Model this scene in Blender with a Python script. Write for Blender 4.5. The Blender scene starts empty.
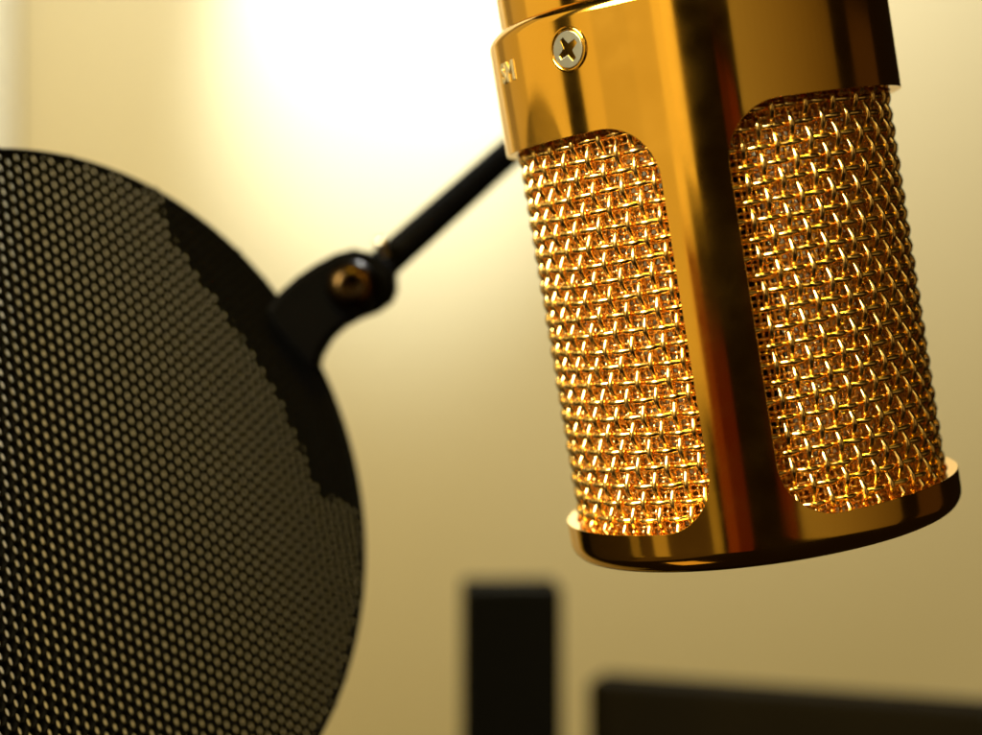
import bpy, bmesh, math, random
import numpy as np
from mathutils import Vector, Matrix

random.seed(4)
scene = bpy.context.scene
C = scene.collection
MM = 0.001
F, CX, CY = 1606.0, 491.0, 367.5          # focal length and centre in photo pixels


# ------------------------------------------------------------------ helpers
def at(px, py, depth):
    """point (metres) seen at a photo pixel at a given depth (mm) from the lens"""
    return Vector(((px - CX) / F * depth, depth, -(py - CY) / F * depth)) * MM


def tag(o, label=None, cat=None, group=None, kind=None):
    for k, v in (('label', label), ('category', cat), ('group', group), ('kind', kind)):
        if v:
            o[k] = v
    return o


def empty(name, mat):
    o = bpy.data.objects.new(name, None)
    C.objects.link(o)
    o.empty_display_size = 0.01
    o.matrix_world = mat
    return o


def link(name, me, m, parent=None, smooth=True):
    o = bpy.data.objects.new(name, me)
    C.objects.link(o)
    if m:
        me.materials.clear()
        me.materials.append(m)
    if parent:
        o.parent = parent
    if smooth:
        me.shade_smooth()
    return o


def from_np(name, V, Q):
    """quads only, quick"""
    me = bpy.data.meshes.new(name)
    V = np.asarray(V, np.float32)
    Q = np.asarray(Q, np.int32)
    me.vertices.add(len(V))
    me.vertices.foreach_set('co', V.ravel())
    me.loops.add(Q.size)
    me.loops.foreach_set('vertex_index', Q.ravel())
    me.polygons.add(len(Q))
    me.polygons.foreach_set('loop_start', np.arange(0, Q.size, Q.shape[1], dtype=np.int32))
    me.update(calc_edges=True)
    me.validate()
    return me


def lathe(name, prof, seg=180):
    """profile of (radius, z) spun about z; z and radius in metres"""
    prof = np.array(prof)
    n = len(prof)
    th = np.linspace(0, 2 * np.pi, seg, endpoint=False)
    V = np.stack([prof[None, :, 0] * np.cos(th)[:, None],
                  prof[None, :, 0] * np.sin(th)[:, None],
                  np.repeat(prof[None, :, 1], seg, 0)], -1).reshape(-1, 3)
    i, j = np.meshgrid(np.arange(seg), np.arange(n - 1), indexing='ij')
    i2 = (i + 1) % seg
    Q = np.stack([i * n + j, i2 * n + j, i2 * n + j + 1, i * n + j + 1], -1).reshape(-1, 4)
    return from_np(name, V, Q)


def tubes(paths, r, sides, closed):
    """paths: (n_paths, n_pts, 3); frames: (side, out) per point given by normals"""
    P, N1, N2 = paths
    npth, npt, _ = P.shape
    a = np.linspace(0, 2 * np.pi, sides, endpoint=False)
    V = (P[:, :, None] + r * (np.cos(a)[None, None, :, None] * N1[:, :, None]
                              + np.sin(a)[None, None, :, None] * N2[:, :, None]))
    V = V.reshape(-1, 3)
    k, i, s = np.meshgrid(np.arange(npth), np.arange(npt if closed else npt - 1),
                          np.arange(sides), indexing='ij')
    i2 = (i + 1) % npt
    s2 = (s + 1) % sides
    base = k * npt * sides
    Q = np.stack([base + i * sides + s, base + i2 * sides + s,
                  base + i2 * sides + s2, base + i * sides + s2], -1).reshape(-1, 4)
    return V, Q


def cyl(bm, p0, p1, r0, r1=None, seg=48):
    r1 = r0 if r1 is None else r1
    p0, p1 = Vector(p0), Vector(p1)
    d = (p1 - p0)
    q = d.to_track_quat('Z', 'Y').to_matrix().to_4x4()
    m = Matrix.Translation((p0 + p1) / 2) @ q
    bmesh.ops.create_cone(bm, cap_ends=True, segments=seg, radius1=r0, radius2=r1,
                          depth=d.length, matrix=m)


def done(bm, name, m, parent=None, bevel=0, seg=3, smooth=True):
    me = bpy.data.meshes.new(name)
    bmesh.ops.recalc_face_normals(bm, faces=bm.faces)
    bm.to_mesh(me)
    bm.free()
    o = link(name, me, m, parent, smooth)
    if bevel:
        b = o.modifiers.new('soft edges', 'BEVEL')
        b.width = bevel
        b.segments = seg
        b.limit_method = 'ANGLE'
        b.angle_limit = math.radians(40)
        b.harden_normals = True
    elif smooth:
        me.set_sharp_from_angle(angle=math.radians(35))
    return o


# ------------------------------------------------------------------ materials
def mat(name):
    m = bpy.data.materials.new(name)
    m.use_nodes = True
    nt = m.node_tree
    return m, nt, nt.nodes['Principled BSDF']


def gold_mat(name, base, rough, tint2, scale=(1, 1, 1), nscale=60, bump=0.0):
    m, nt, b = mat(name)
    b.inputs['Metallic'].default_value = 1
    tc = nt.nodes.new('ShaderNodeTexCoord')
    mp = nt.nodes.new('ShaderNodeMapping')
    mp.inputs['Scale'].default_value = scale
    nt.links.new(tc.outputs['Object'], mp.inputs['Vector'])
    n = nt.nodes.new('ShaderNodeTexNoise')
    n.inputs['Scale'].default_value = nscale
    n.inputs['Detail'].default_value = 6
    nt.links.new(mp.outputs['Vector'], n.inputs['Vector'])
    r = nt.nodes.new('ShaderNodeMapRange')
    r.inputs['From Min'].default_value = 0.3
    r.inputs['From Max'].default_value = 0.7
    r.inputs['To Min'].default_value = rough * 0.6
    r.inputs['To Max'].default_value = rough * 1.5
    nt.links.new(n.outputs['Fac'], r.inputs['Value'])
    nt.links.new(r.outputs['Result'], b.inputs['Roughness'])
    mx = nt.nodes.new('ShaderNodeMix')
    mx.data_type = 'RGBA'
    mx.inputs['A'].default_value = (*base, 1)
    mx.inputs['B'].default_value = (*tint2, 1)
    nt.links.new(n.outputs['Fac'], mx.inputs['Factor'])
    nt.links.new(mx.outputs['Result'], b.inputs['Base Color'])
    if bump:
        bp = nt.nodes.new('ShaderNodeBump')
        bp.inputs['Strength'].default_value = bump
        bp.inputs['Distance'].default_value = 0.00004
        nt.links.new(n.outputs['Fac'], bp.inputs['Height'])
        nt.links.new(bp.outputs['Normal'], b.inputs['Normal'])
    return m


def plain_mat(name, base, rough, metallic=0.0, spec=0.5, var=0.25, nscale=300):
    m, nt, b = mat(name)
    b.inputs['Roughness'].default_value = rough
    b.inputs['Metallic'].default_value = metallic
    b.inputs['Specular IOR Level'].default_value = spec
    tc = nt.nodes.new('ShaderNodeTexCoord')
    n = nt.nodes.new('ShaderNodeTexNoise')
    n.inputs['Scale'].default_value = nscale
    n.inputs['Detail'].default_value = 5
    nt.links.new(tc.outputs['Object'], n.inputs['Vector'])
    mx = nt.nodes.new('ShaderNodeMix')
    mx.data_type = 'RGBA'
    mx.inputs['A'].default_value = (*[c * (1 - var) for c in base], 1)
    mx.inputs['B'].default_value = (*[min(1, c * (1 + var)) for c in base], 1)
    nt.links.new(n.outputs['Fac'], mx.inputs['Factor'])
    nt.links.new(mx.outputs['Result'], b.inputs['Base Color'])
    return m


GOLD = gold_mat('polished gold plate', (0.95, 0.56, 0.085), 0.10, (0.90, 0.51, 0.07),
                (1, 1, 1), 130, 0.04)
WIRE = gold_mat('gold wire', (1.0, 0.70, 0.24), 0.18, (0.95, 0.62, 0.18), (1, 1, 1), 900, 0.0)
FINE = gold_mat('fine gold gauze', (0.92, 0.64, 0.24), 0.25, (0.84, 0.56, 0.18), (1, 1, 1), 900, 0.0)
STEEL = plain_mat('zinc screw steel', (0.26, 0.25, 0.19), 0.34, 1.0, var=0.2, nscale=900)
SLOT = plain_mat('dark screw recess', (0.05, 0.04, 0.02), 0.5, 0.6, var=0.4, nscale=900)  # dark floor under the cross slot
BLACK = plain_mat('black paint on perforated steel', (0.0022, 0.002, 0.0014), 0.7, 0.0, 0.03)
PLASTIC = plain_mat('black moulded plastic', (0.0015, 0.0014, 0.0012), 0.7, 0.0, 0.02)
ROD = plain_mat('black gooseneck sleeve', (0.0015, 0.0014, 0.0012), 0.6, 0.0, 0.03)
BRONZE = plain_mat('bronze screw', (0.026, 0.015, 0.005), 0.28, 1.0)
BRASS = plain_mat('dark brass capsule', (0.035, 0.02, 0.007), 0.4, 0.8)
PALE = plain_mat('gold lettering with painted glint', (1.0, 0.88, 0.6), 0.3, 1.0, var=0.05)  # bright glint of the strokes is put into this paler colour
GLINT = plain_mat('glint metal', (0.55, 0.50, 0.4), 0.3, 1.0)  # for the ball that stands in for a highlight
CASE = plain_mat('black case', (0.002, 0.0018, 0.0012), 0.7, 0.0, 0.03)
BROWN = plain_mat('dark brown wood', (0.005, 0.0035, 0.001), 0.7, 0.0, 0.03, 0.3, 30)
WALLM = plain_mat('cream wall paint', (0.74, 0.625, 0.365), 0.7, 0.0, 0.2, 0.02, 6)
SIDE_LIT = plain_mat('side wall paint with lamplight', (0.92, 0.85, 0.62), 0.6, 0.0, 0.2, 0.02, 6)  # wall paint made lighter: lamplight on the side wall put into the colour

# ------------------------------------------------------------------ microphone
R = 24.5                                  # mm, outer radius of the head shell
a = Vector((0.16514585, 0.06210972, -0.98431155)).normalized()
P0 = Vector((31.23652838, 202.16426381, 0.0))
e1 = Vector((0, -1, 0))
e1 = (e1 - a * e1.dot(a)).normalized()    # towards the lens
e2 = e1.cross(a)
if e2.x < 0:
    e2 = -e2
mx_ = Matrix((( e2.x, -e1.x, -a.x, 0), (e2.y, -e1.y, -a.y, 0), (e2.z, -e1.z, -a.z, 0), (0, 0, 0, 1)))
assert mx_.determinant() > 0
T_END = 20.7
base = P0 + a * T_END
mic = empty('microphone', Matrix.Translation(base * MM) @ mx_)
tag(mic, 'gold studio microphone with woven wire grille hanging upside down', 'microphone')


def loc(phi, t, r):
    """mic coordinates: phi degrees from the lens side, t mm down the axis, r mm -> local metres"""
    p = math.radians(phi)
    return Vector((r * math.sin(p), -r * math.cos(p), T_END - t)) * MM


# head shell: one sheet with two big rounded openings
T_TOP, T_BOT, CR = -30.76, 15.75, 6.5     # opening top, bottom, corner radius
S0, S1 = -21.0, -3.0                       # the strut facing the lens
OPEN = [(S1, S0 + 180), (S1 + 180, S0 + 360)]   # two openings, two struts
TA, TB = -43.9, 18.3
dphi = math.degrees(CR / R)


def edges(phi):
    """opening edge heights at phi, or None on a strut"""
    for (o0, o1) in OPEN:
        if o0 - 1e-6 <= phi <= o1 + 1e-6:
            d = min(phi - o0, o1 - phi)
            s = math.radians(max(d, 0)) * R
            k = CR if s >= CR else math.sqrt(max(CR * CR - (CR - s) ** 2, 0))
            return T_TOP + (CR - k), T_BOT - (CR - k)
    return None


cols = []                                  # (phi, kind)
for (o0, o1) in OPEN:
    w = [o0 + dphi * (1 - math.cos(x)) for x in np.linspace(0, math.pi / 2, 12)]
    mid = list(np.linspace(o0 + dphi, o1 - dphi, 80))[1:-1]
    e = [o1 - dphi * (1 - math.cos(x)) for x in np.linspace(math.pi / 2, 0, 12)]
    cols += [(p, 'o') for p in w + mid + e]
    cols += [(p, 's') for p in np.linspace(o1, o1 + 18, 13)[1:-1]]
KU, KM, KL = 16, 40, 8
shoulder = [(22.6, -45.55), (23.2, -45.5), (23.75, -45.2), (24.15, -44.75), (24.4, -44.35), (24.5, -43.95)]
bottom = []
for x in np.linspace(0, 90, 9)[1:]:
    bottom.append((R - 2.3 * (1 - math.cos(math.radians(x))), 18.35 + 2.3 * math.sin(math.radians(x))))
bottom += [(15, 20.66), (6, 20.67), (1.0, 20.67)]
bm = bmesh.new()
rows = []
for phi, k in cols:
    col = {}
    ed = edges(phi)
    if k == 's':
        tu, tl = T_TOP + CR, T_BOT - CR
    else:
        tu, tl = ed
    col['u'] = [bm.verts.new(loc(phi, t, r)) for r, t in shoulder] + \
               [bm.verts.new(loc(phi, TA + (tu - TA) * i / KU, R)) for i in range(KU + 1)]
    col['l'] = [bm.verts.new(loc(phi, tl + (TB - tl) * i / KL, R)) for i in range(KL + 1)] + \
               [bm.verts.new(loc(phi, t, r)) for r, t in bottom]
    side = any(abs(phi - q) < 1e-6 for o in OPEN for q in o)
    col['m'] = None
    if k == 's' or side:
        col['m'] = [col['u'][-1]] + [bm.verts.new(loc(phi, tu + (tl - tu) * i / KM, R)) for i in range(1, KM)] + [col['l'][0]]
    rows.append(col)
n = len(rows)
for i in range(n):
    A, B = rows[i], rows[(i + 1) % n]
    for key in 'ulm':
        if A[key] and B[key]:
            for j in range(len(A[key]) - 1):
                bm.faces.new((A[key][j], A[key][j + 1], B[key][j + 1], B[key][j]))
bm.faces.new([c['l'][-1] for c in rows])
shell = done(bm, 'head_shell', GOLD, mic)
so = shell.modifiers.new('sheet thickness', 'SOLIDIFY')
so.thickness = 1.3 * MM
so.offset = -1
bv = shell.modifiers.new('soft edges', 'BEVEL')
bv.width = 0.28 * MM
bv.segments = 3
bv.limit_method = 'ANGLE'
bv.angle_limit = math.radians(50)
bv.harden_normals = True

# upper body tube, mostly above the frame
RU = 22.7
body = link('body', lathe('body', [(r * MM, (T_END - t) * MM) for r, t in
            [(19, -44.3), (RU, -44.3), (RU, -60), (RU, -90), (RU, -128), (RU - .4, -129.2), (RU - 1.4, -130),
             (12, -130.2), (11.5, -131), (11.5, -146), (11, -147), (0.2, -147.1)]], 200), GOLD, mic)
body.data.set_sharp_from_angle(angle=math.radians(35))


# woven wire
def weave(name, r0, t0, t1, pitch, wr, sides, sub, material, phase=0.0):
    nv = int(round(2 * math.pi * r0 / pitch / 2)) * 2
    nh = int((t1 - t0) / pitch)
    amp = wr * 0.98
    ph = np.arange(nv) * 2 * np.pi / nv + phase
    # upright wires
    s = np.arange(-1 * sub, (nh + 1) * sub + 1) / sub
    jig = np.random.RandomState(3).uniform(-1, 1, (nv, 1)) * 0.05
    par = np.where(np.arange(nv) % 2 == 0, 1.0, -1.0)[:, None]
    wob = np.random.RandomState(5).uniform(-1, 1, (nv, len(s)))
    kern = np.ones(sub * 3) / (sub * 3)
    wob = np.stack([np.convolve(w, kern, 'same') for w in wob]) * 0.12 * pitch / r0
    rr = r0 + amp * par * np.cos(np.pi * s)[None]
    dr = -amp * par * np.pi * np.sin(np.pi * s)[None] / pitch
    tt = np.repeat((t0 + s * pitch)[None], nv, 0)
    p = ph[:, None] + jig * pitch / r0 + wob
    z = T_END - tt
    o = np.stack([np.sin(p), -np.cos(p), 0 * p], -1)
    tan = np.stack([np.cos(p), np.sin(p), 0 * p], -1)
    P = o * rr[..., None] + np.stack([0 * z, 0 * z, z], -1)
    k = np.array([0, 0, 1.0])
    N2 = o * 1.0 + k * dr[..., None]       # normal to the wire, outward
    N2 /= np.linalg.norm(N2, axis=-1, keepdims=True)
    V1, Q1 = tubes((P * MM, tan, N2), wr * MM, sides, False)
    # round wires
    m = nv * sub
    q = np.arange(m) / sub
    pz = np.where(np.arange(nh + 1) % 2 == 0, 1.0, -1.0)[:, None]
    rr = r0 - amp * pz * np.cos(np.pi * q)[None]
    dr = amp * pz * np.pi * np.sin(np.pi * q)[None] / pitch
    p = np.repeat((q * 2 * np.pi / nv + phase)[None], nh + 1, 0)
    rs = np.random.RandomState(8)
    a1, a2 = rs.uniform(0, 6.28, (2, nh + 1, 1))
    zz = T_END - (t0 + np.arange(nh + 1)[:, None] * pitch + pitch * 0.05 * (np.sin(3 * p + a1) + np.sin(7 * p + a2)))
    o = np.stack([np.sin(p), -np.cos(p), 0 * p], -1)
    tan = np.stack([np.cos(p), np.sin(p), 0 * p], -1)
    P = o * rr[..., None] + np.stack([0 * zz, 0 * zz, zz], -1)
    N2 = o - tan * dr[..., None]
    N2 /= np.linalg.norm(N2, axis=-1, keepdims=True)
    N1 = np.zeros_like(P) + k
    V2, Q2 = tubes((P * MM, N2, N1), wr * MM, sides, True)
    me = from_np(name, np.concatenate([V1, V2]), np.concatenate([Q1, Q2 + len(V1)]))
    return link(name, me, material, mic)


weave('wire_grille', 22.36, -34.0, 17.6, 2.02, 0.385, 8, 8, WIRE, 0.03)
weave('inner_gauze', 21.3, -34.0, 18.4, 0.84, 0.21, 5, 4, FINE)

# side-address capsule, edge-on behind the strut
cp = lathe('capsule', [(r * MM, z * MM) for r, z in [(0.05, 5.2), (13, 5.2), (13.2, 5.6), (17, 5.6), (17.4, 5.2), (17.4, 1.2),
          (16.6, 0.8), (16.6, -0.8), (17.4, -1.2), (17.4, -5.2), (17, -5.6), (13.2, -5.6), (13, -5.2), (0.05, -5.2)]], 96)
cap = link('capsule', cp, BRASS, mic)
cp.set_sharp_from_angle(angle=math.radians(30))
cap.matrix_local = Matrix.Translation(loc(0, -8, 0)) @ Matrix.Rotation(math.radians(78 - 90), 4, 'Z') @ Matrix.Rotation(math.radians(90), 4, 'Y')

# screw in the collar
SP, ST = -41.6, -40.35
sc_o = loc(SP, ST, R)
nrm = (loc(SP, ST, R) - loc(SP, ST, 0)).normalized()
tx = Vector((math.cos(math.radians(SP)), math.sin(math.radians(SP)), 0))
SM = Matrix.Translation(sc_o) @ Matrix(((tx.x, 0, nrm.x, 0), (tx.y, 0, nrm.y, 0), (0, 1, 0, 0), (0, 0, 0, 1)))
if SM.to_3x3().determinant() < 0:
    SM = Matrix.Translation(sc_o) @ Matrix(((-tx.x, 0, nrm.x, 0), (-tx.y, 0, nrm.y, 0), (0, 1, 0, 0), (0, 0, 0, 1)))


def curve_mesh(name, polys, extrude, bevel):
    cu = bpy.data.curves.new(name, 'CURVE')
    cu.dimensions = '2D'
    cu.fill_mode = 'BOTH'
    cu.extrude = extrude
    cu.bevel_depth = bevel
    cu.bevel_resolution = 2
    for pts in polys:
        sp = cu.splines.new('POLY')
        sp.points.add(len(pts) - 1)
        for q, (x, y) in zip(sp.points, pts):
            q.co = (x, y, 0, 1)
        sp.use_cyclic_u = True
    ob = bpy.data.objects.new(name, cu)
    C.objects.link(ob)
    dg = bpy.context.evaluated_depsgraph_get()
    me = bpy.data.meshes.new_from_object(ob.evaluated_get(dg))
    bpy.data.objects.remove(ob)
    me.name = name
    return me


seat = link('screw_seat', lathe('screw_seat', [(r * MM, z * MM) for r, z in
            [(2.62, -0.2), (2.58, 0.02), (2.48, 0.13), (2.36, 0.15), (2.24, 0.10), (2.14, -0.02), (2.1, -0.2)]], 64), GOLD, mic)
seat.matrix_local = SM
circ = [(2.02 * MM * math.cos(t), 2.02 * MM * math.sin(t)) for t in np.linspace(0, 2 * math.pi, 64, endpoint=False)]
ang = math.radians(28)
cw, cl = 0.42, 1.5
cross = []
for q in range(4):
    for x, y in ((cl, -cw * .75), (cl, cw * .75), (cw * 1.15, cw * 1.15)):
        t = q * math.pi / 2 + ang
        cross.append((MM * (x * math.cos(t) - y * math.sin(t)), MM * (x * math.sin(t) + y * math.cos(t))))
hd = link('screw', curve_mesh('screw', [circ, cross], 0.30 * MM, 0.05 * MM), STEEL, mic)
hd.data.set_sharp_from_angle(angle=math.radians(35))
hd.matrix_local = SM @ Matrix.Translation((0, 0, -0.25 * MM))
fl = link('screw_recess', lathe('screw_recess', [(1.9 * MM, -0.42 * MM), (0.6 * MM, -0.42 * MM), (0.02 * MM, -0.7 * MM)], 32), SLOT, hd)

# raised lettering round the collar, running out of sight to the left
tc_ = bpy.data.curves.new('lettering', 'FONT')
tc_.body = 'CONDENSER SM'
tc_.size = 3.3 * MM
tc_.extrude = 0.09 * MM
tc_.offset = -0.02 * MM
tc_.bevel_depth = 0.10 * MM
tc_.bevel_resolution = 1
tc_.align_x = 'RIGHT'
tc_.body = 'SM'
to = bpy.data.objects.new('lettering', tc_)
C.objects.link(to)
tm = bpy.data.meshes.new_from_object(to.evaluated_get(bpy.context.evaluated_depsgraph_get()))
bpy.data.objects.remove(to)
for v in tm.vertices:
    x, y, z = v.co / MM
    v.co = loc(-65.0 + math.degrees(x / R), -39.0 - y, R + z)
tm.name = 'lettering'
lt = link('lettering', tm, PALE, mic)
tm.set_sharp_from_angle(angle=math.radians(30))

# ------------------------------------------------------------------ pop filter
pn = Vector((1.1, -1.0, 0.38)).normalized()
pc = Vector((-52.06, 206.66, -17.39))
PR = 47.98
pv = Vector((0, 0, 1))
pv = (pv - pn * pv.dot(pn)).normalized()
pu = pv.cross(pn).normalized()             # pu x pv = -? right-handed frame (pu, pv, pn)
if pu.cross(pv).dot(pn) < 0:
    pu = -pu
PM = Matrix(((pu.x, pv.x, pn.x, 0), (pu.y, pv.y, pn.y, 0), (pu.z, pv.z, pn.z, 0), (0, 0, 0, 1)))
pop = empty('pop_filter', Matrix.Translation(pc * MM) @ PM)
tag(pop, 'round black perforated metal pop filter on a bent arm', 'pop filter')


def on_plate(px, py, off=0.0):
    """in-plane coordinates (mm) of a pixel on the pop filter's plane, off mm in front"""
    r = Vector(((px - CX) / F, 1, -(py - CY) / F))
    s = (pc + pn * off).dot(pn) / r.dot(pn)
    d = r * s - pc
    return d.dot(pu), d.dot(pv)


PITCH, HR, TH = 1.673, 0.74, 0.50
SLANT = np.array([-1.38, -0.66]) * TH      # the holes are punched at an angle through the sheet
SX = 0.912                                 # holes sit a little closer across than up
c0, c1 = PITCH * math.sqrt(3) / 2 * SX, PITCH
cells = []
for i in range(-38, 39):
    for j in range(-34, 35):
        x, y = i * c0, j * c1 + (0.5 * c1 if i % 2 else 0)
        if math.hypot(x, y) < PR - 0.62:
            cells.append((x, y))
cells = np.array(cells)
th = np.radians(np.arange(12) * 30.0)
hexr = np.where(np.arange(12) % 2 == 0, PITCH / math.sqrt(3), PITCH / 2)
ring_o = np.stack([SX * hexr * np.cos(th), hexr * np.sin(th)], 1)
def hole(r, k):
    return np.stack([SX * r * np.cos(th), r * np.sin(th)], 1) + SLANT * k


prof = [(ring_o, 0.0), (hole(HR + .04, 0), 0.0), (hole(HR, .1), -0.1 * TH), (hole(HR, .9), -0.9 * TH),
        (hole(HR + .04, 1), -TH), (ring_o + SLANT, -TH)]
Vc = np.concatenate([np.concatenate([np.stack([(xy[:, 0]) * 1.0, xy[:, 1]], 1), np.full((12, 1), z)], 1) for xy, z in prof])   # 72 x 3
Qc = []
for l in range(5):
    for s in range(12):
        s2 = (s + 1) % 12
        Qc.append((l * 12 + s, l * 12 + s2, (l + 1) * 12 + s2, (l + 1) * 12 + s))
# outer wall so the plate's cut edge is closed
for s in range(12):
    s2 = (s + 1) % 12
    Qc.append((60 + s, 60 + s2, s2, s))
Qc = np.array(Qc)
V = (Vc[None] + np.concatenate([cells, np.zeros((len(cells), 1))], 1)[:, None]).reshape(-1, 3)
# inner cells do not need the outer wall; keep it only near the rim
far = np.hypot(cells[:, 0], cells[:, 1]) > PR - 2.6
Qall = [Qc[:60] + 72 * k for k in range(len(cells))] + [Qc[60:] + 72 * k for k in np.nonzero(far)[0]]
plate = link('perforated_screen', from_np('perforated_screen', V * MM, np.concatenate(Qall)), BLACK, pop, smooth=False)
k = 24
rim_prof = [(PR - 0.42 + 0.42 * math.cos(t), -TH / 2 + 0.5 * math.sin(t)) for t in np.linspace(0, 2 * math.pi, 17)]
link('rim', lathe('rim', [(r * MM, z * MM) for r, z in rim_prof], 240), BLACK, pop)


def prism(name, pts, z0, z1, m, parent, bevel):
    bm = bmesh.new()
    lo = [bm.verts.new((x * MM, y * MM, z0 * MM)) for x, y in pts]
    hi = [bm.verts.new((x * MM, y * MM, z1 * MM)) for x, y in pts]
    bm.faces.new(hi)
    bm.faces.new(lo[::-1])
    for i in range(len(pts)):
        j = (i + 1) % len(pts)
        bm.faces.new((lo[i], lo[j], hi[j], hi[i]))
    return done(bm, name, m, parent, bevel * MM)


# clamp plate behind the screen
inner = [(164, 197), (172, 228), (198, 268), (222, 300), (245, 330), (266, 362), (284, 398), (300, 432), (313, 465), (323, 490), (354, 503)]
inn = [on_plate(x + 6, y, -TH - 0.2) for x, y in inner[:-1]] + [on_plate(358, 503, -TH - 0.2)]
t0 = math.atan2(inn[-1][1], inn[-1][0])
t1 = math.atan2(inn[0][1], inn[0][0])
if t1 < t0:
    dt = t1 - t0
else:
    dt = t1 - t0
outer = [((PR - .5) * math.cos(t0 + dt * i / 40), (PR - .5) * math.sin(t0 + dt * i / 40)) for i in range(41)]
prism('clamp_plate', inn + outer, -TH - 2.4, -TH - 0.12, PLASTIC, pop, 0.25)

# hinge that carries the clamp plate (built in world space, about 228 mm from the lens)
inv = pop.matrix_world.inverted()


def world_prism(name, pix, depth, half, m, parent, bevel, pull=0.0):
    """outline seen at pixel positions, extruded along the line of sight by +-half mm;
    pull tilts it so that its left end sits closer"""
    bm = bmesh.new()
    lo, hi = [], []
    for x, y in pix:
        d = depth + pull * (x - 350) / 100.0
        lo.append(bm.verts.new(inv @ (at(x, y, d) + Vector((0, -half * MM, 0)))))
        hi.append(bm.verts.new(inv @ (at(x, y, d) + Vector((0, half * MM, 0)))))
    bm.faces.new(lo)
    bm.faces.new(hi[::-1])
    for i in range(len(pix)):
        j = (i + 1) % len(pix)
        bm.faces.new((hi[i], hi[j], lo[j], lo[i]))
    return done(bm, name, m, parent, bevel * MM, 4)


hinge = world_prism('hinge', [(268, 312), (283, 292), (300, 277), (318, 265), (337, 255), (355, 250), (373, 254), (388, 262),
                              (396, 272), (397, 290), (392, 302), (378, 312), (360, 319), (345, 327), (332, 339),
                              (322, 356), (318, 372), (300, 352), (282, 332)], 242, 4.0, PLASTIC, pop, 1.1, 5.0)
bm = bmesh.new()
bc = inv @ at(352, 287, 238.2)
dirv = (inv.to_3x3() @ Vector((0.1, -1, 0.05))).normalized()
cyl(bm, bc - dirv * 1.0 * MM, bc + dirv * 1.0 * MM, 4.2 * MM, 3.9 * MM)
done(bm, 'hinge_boss', PLASTIC, pop, 0.5 * MM)
bolt = link('hinge_bolt', lathe('hinge_bolt', [(r * MM, z * MM) for r, z in
            [(3.1, -0.3), (3.05, 0.1), (2.8, 0.6), (2.4, 1.0), (1.9, 1.35), (1.4, 1.55), (1.1, 1.5), (1.0, 1.2), (0.95, 0.2), (0.05, 0.1)]], 48), BRONZE, pop)
bolt.data.set_sharp_from_angle(angle=math.radians(40))
bolt.matrix_local = Matrix.Translation(bc + dirv * 1.0 * MM) @ dirv.to_track_quat('Z', 'Y').to_matrix().to_4x4() @ Matrix.Scale(1.25, 4)

# gooseneck arm: from the hinge, behind the microphone, up out of the frame
ga, gb = at(377, 270, 246), at(520, 143, 270)
gd = (gb - ga).normalized()
RR = 2.5
pts, rad = [], []
L = 150 * MM
N = 900
pth = []
for i in range(N + 1):
    s = i / N
    p = ga + gd * (L * s) + Vector((0, 0, 1)) * (0.004 * max(0, s - .5) ** 2)
    pth.append(p)
bmv, bq = [], []
SD = 24
u = gd.cross(Vector((0, 1, 0))).normalized()
w = gd.cross(u).normalized()
for i, p in enumerate(pth):
    rr = RR + 0.07 * math.cos(i / N * L / (1.1 * MM) * 2 * math.pi)
    for s in range(SD):
        t = 2 * math.pi * s / SD
        bmv.append(tuple(inv @ (p + (u * math.cos(t) + w * math.sin(t)) * rr * MM)))
for i in range(N):
    for s in range(SD):
        s2 = (s + 1) % SD
        bq.append((i * SD + s, (i + 1) * SD + s, (i + 1) * SD + s2, i * SD + s2))
link('gooseneck', from_np('gooseneck', bmv, bq), ROD, pop)
bm = bmesh.new()
cyl(bm, inv @ (ga - gd * 2 * MM), inv @ (ga + gd * 4.6 * MM), 2.75 * MM, 2.5 * MM)
done(bm, 'arm_collar', PLASTIC, pop, 0.4 * MM)
bm = bmesh.new()
gs = inv @ at(381, 243, 243.5)
bmesh.ops.create_uvsphere(bm, u_segments=24, v_segments=16, radius=1.05 * MM, matrix=Matrix.Translation(gs))
cyl(bm, gs, inv @ at(385, 256, 244.5), 0.6 * MM)
done(bm, 'collar_glint', GLINT, pop)  # added ball that stands in for the highlight on the arm collar

# ------------------------------------------------------------------ background
def box(name, sx, sy, sz, m, M, bevel=0.004):
    bm = bmesh.new()
    bmesh.ops.create_cube(bm, size=1, matrix=Matrix.Diagonal((sx, sy, sz, 1)))
    o = done(bm, name, m, None, bevel)
    o.matrix_world = M
    return o


WY = 1.20
XL = (14 - CX) / F * WY
w1 = box('wall', 0.80, 0.08, 2.6, WALLM, Matrix.Translation((XL + 0.40, WY + 0.04, 0.2)), 0.002)
tag(w1, 'cream painted wall behind with a bright pool of lamplight', 'wall', kind='structure')
w2 = box('side_wall', 0.08, 0.34, 2.6, SIDE_LIT, Matrix.Translation((XL - 0.04, WY - 0.173, 0.2)), 0.002)
tag(w2, 'pale side wall edge at the far left', 'wall', kind='structure')

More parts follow.
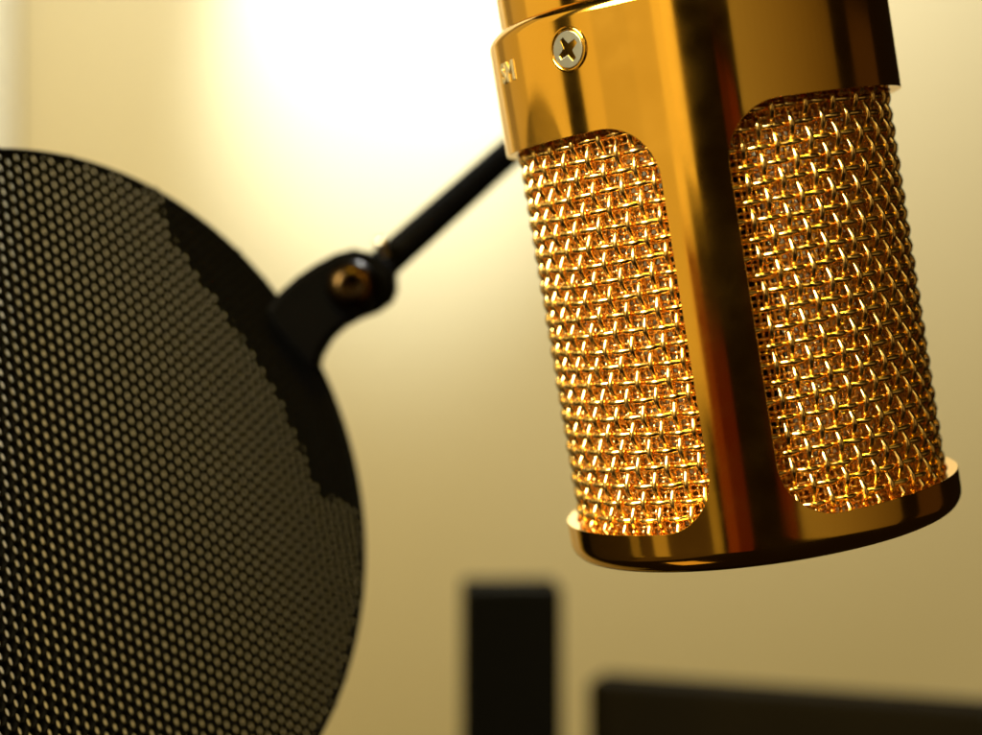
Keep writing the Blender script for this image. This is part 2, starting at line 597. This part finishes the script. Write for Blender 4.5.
# upright black box on the left, low dark cabinet on the right, both out of focus
d = 430
xl, xr = at(461, 588, d), at(561, 588, d)
wd = (xr.x - xl.x)
M = Matrix.Translation(((xl.x + xr.x) / 2, d * MM + 0.012, xl.z - 0.20)) @ Matrix.Rotation(math.radians(3), 4, 'Z')
bx = box('upright_post', wd, 0.022, 0.40, CASE, M, 0.0015)
tag(bx, 'blurred black upright post standing in front of the wall below the microphone', 'post')
p1, p2 = at(586, 680, 450), at(985, 714, 411)
dv = (p2 - p1)
yaw = math.atan2(dv.y, dv.x)
ln = 0.19
M = Matrix.Translation((p1.x, p1.y, p1.z)) @ Matrix.Rotation(yaw, 4, 'Z') @ Matrix.Translation((ln / 2, 0.008, -0.2))
cb = box('cabinet', ln, 0.016, 0.40, BROWN, M, 0.002)
tag(cb, 'blurred dark brown low cabinet with flat top at the lower right', 'cabinet')

# ------------------------------------------------------------------ lamps and added light panels
def area(name, phi, dist, width, height, rad, col, z=0.0, org=None, upright=False):
    """added, unseen area light standing at azimuth phi (degrees, 0 = behind the camera, - = left) round the microphone"""
    o3 = Vector((0.031, 0.202, 0.0)) if org is None else org
    p = math.radians(phi)
    pos = o3 + Vector((math.sin(p) * dist, -math.cos(p) * dist, z))
    l = bpy.data.lights.new(name, 'AREA')
    l.shape = 'RECTANGLE'
    l.size = width
    l.size_y = height
    l.color = col
    l.energy = rad * math.pi * width * height
    o = bpy.data.objects.new(name, l)
    C.objects.link(o)
    o.location = pos
    q = o3 - pos
    if upright:
        q.z = 0
    q = q.normalized()
    right = Vector((0, 0, 1)).cross(-q).normalized()
    up = (-q).cross(right)
    o.matrix_world = Matrix(((right.x, up.x, -q.x, pos.x), (right.y, up.y, -q.y, pos.y), (right.z, up.z, -q.z, pos.z), (0, 0, 0, 1)))
    return o


def span(name, p0, p1, rad, col, zlo, zhi, dist=0.6):
    """added panel for the gold to reflect, covering azimuths p0..p1"""
    w = 2 * dist * math.sin(math.radians(p1 - p0) / 2)      # chord, so neighbours meet at their ends
    dist = dist * math.cos(math.radians(p1 - p0) / 2)
    zlo, zhi = zlo * 0.667, zhi * 0.667
    return area(name, (p0 + p1) / 2, dist, w, zhi - zlo, rad, col, (zlo + zhi) / 2, upright=True)


WARM = (1.0, 0.72, 0.26)  # the panels below are added and unseen, mirrored as room tones in the gold
span('added panel', -150, -134, 0.30, WARM, -0.05, 0.75)
span('added panel', -134, -115, 0.55, WARM, -0.10, 0.75)
span('added panel', -115, -84, 0.85, WARM, -0.22, 0.75)
span('added panel', -72, -60, 0.80, WARM, -0.22, 0.75)
span('added panel', -60, -40, 0.64, WARM, -0.25, 0.75)
span('added panel', -40, -26, 0.68, WARM, -0.22, 0.75)
span('added panel', -26, -21, 1.0, WARM, -0.09, 0.75)
span('added panel', -21, -15, 1.15, WARM, -0.04, 0.75)
span('added panel', -91, -84, 0.30, WARM, -0.45, -0.22)
span('added panel', -74, -64, 0.30, WARM, -0.45, -0.22)
span('added panel', -36, -30, 0.25, WARM, -0.45, -0.22)
span('added panel', -27, -21, 0.13, (1.0, 0.18, 0.02), -0.45, -0.09)  # red ones added for the reddish reflection on the strut
span('added panel', -21, -13, 0.06, (1.0, 0.10, 0.02), -0.45, -0.14)
span('added panel', 4, 8, 0.05, (1.0, 0.12, 0.02), -0.25, 0.1)
span('added panel', 8, 12, 0.09, (1.0, 0.12, 0.02), -0.25, 0.1)
for k in range(15):                          # added unseen panels, dimming in steps, for the amber reflection at right
    p = 14 + 4 * k
    span('added panel', p, p + 4, 0.27 - 0.0125 * k, (1, .74 - .009 * k, .34 - .009 * k), -0.25, 0.32)
span('added panel', 88, 111, 0.04, (1, .45, .15), -0.2, 0.32)
span('added panel', -130, -36, 0.05, (1, .6, .25), -0.50, -0.22)  # added to lift the bottom ring's dark zones to brown
kl = bpy.data.lights.new('key lamp', 'SPOT')
kl.energy = 34
kl.color = (1.0, 0.90, 0.66)
kl.shadow_soft_size = 0.11
kl.spot_size = math.radians(44)
kl.spot_blend = 0.5
ko = bpy.data.objects.new('key lamp', kl)
C.objects.link(ko)
ko.location = (-0.266, -0.066, 0.20)
ko.rotation_euler = (Vector((0.031, 0.202, 0.0)) - ko.location).to_track_quat('-Z', 'Y').to_euler()
area('top fill', 10, 0.40, 0.08, 0.12, 3.0, (1.0, 0.80, 0.45), 0.20)  # added out of view for glints on the right window's wires
area('low fill', -66, 0.28, 0.15, 0.18, 0.7, (1.0, 0.60, 0.20), -0.46)  # added out of view to warm the bottom edge and wire undersides

rl = bpy.data.lights.new('wall fill', 'SPOT')  # added, unseen source that only warms the lower wall
rl.energy = 38
rl.color = (1.0, 0.71, 0.05)
rl.shadow_soft_size = 0.05
rl.spot_size = math.radians(70)
rl.spot_blend = 1.0
ro = bpy.data.objects.new('wall fill', rl)
C.objects.link(ro)
ro.location = (0.0, -0.30, 0.85)
ro.rotation_euler = (Vector((0.10, WY, -0.42)) - ro.location).to_track_quat('-Z', 'Y').to_euler()

lp = bpy.data.lights.new('wall lamp', 'POINT')
lp.energy = 16
lp.color = (0.92, 0.96, 1.0)
lp.shadow_soft_size = 0.03
lo = bpy.data.objects.new('wall lamp', lp)
C.objects.link(lo)
lo.location = (0.13, WY - 0.38, 0.60)
ls = bpy.data.lights.new('wall spot', 'SPOT')
ls.energy = 40
ls.color = (0.74, 0.86, 1.0)
ls.spot_size = math.radians(41)
ls.spot_blend = 0.8
ls.shadow_soft_size = 0.02
lo = bpy.data.objects.new('wall spot', ls)
C.objects.link(lo)
lo.location = (-0.04, WY - 0.30, 0.62)
lo.rotation_euler = (Vector((-0.062, WY, 0.30)) - lo.location).to_track_quat('-Z', 'Y').to_euler()

w = bpy.data.worlds.new('World')
scene.world = w
w.use_nodes = True
w.node_tree.nodes['Background'].inputs['Color'].default_value = (1.0, 0.55, 0.2, 1)
w.node_tree.nodes['Background'].inputs['Strength'].default_value = 0.007

# ------------------------------------------------------------------ camera
cam = bpy.data.cameras.new('camera')
co = bpy.data.objects.new('camera', cam)
C.objects.link(co)
co.rotation_euler = (math.radians(90), 0, 0)
cam.sensor_width = 36
cam.lens = 36 * F / 982
cam.clip_start = 0.005
cam.clip_end = 20
cam.dof.use_dof = True
cam.dof.focus_distance = 0.184
cam.dof.aperture_fstop = cam.lens / 5.2
cam.dof.aperture_blades = 0
scene.camera = co

scene.render.engine = 'CYCLES'
scene.cycles.max_bounces = 12
scene.cycles.glossy_bounces = 8
scene.cycles.use_denoising = True
scene.cycles.sample_clamp_indirect = 8
scene.view_settings.view_transform = 'Standard'
scene.view_settings.look = 'None'
scene.view_settings.exposure = 0
scene.view_settings.gamma = 1
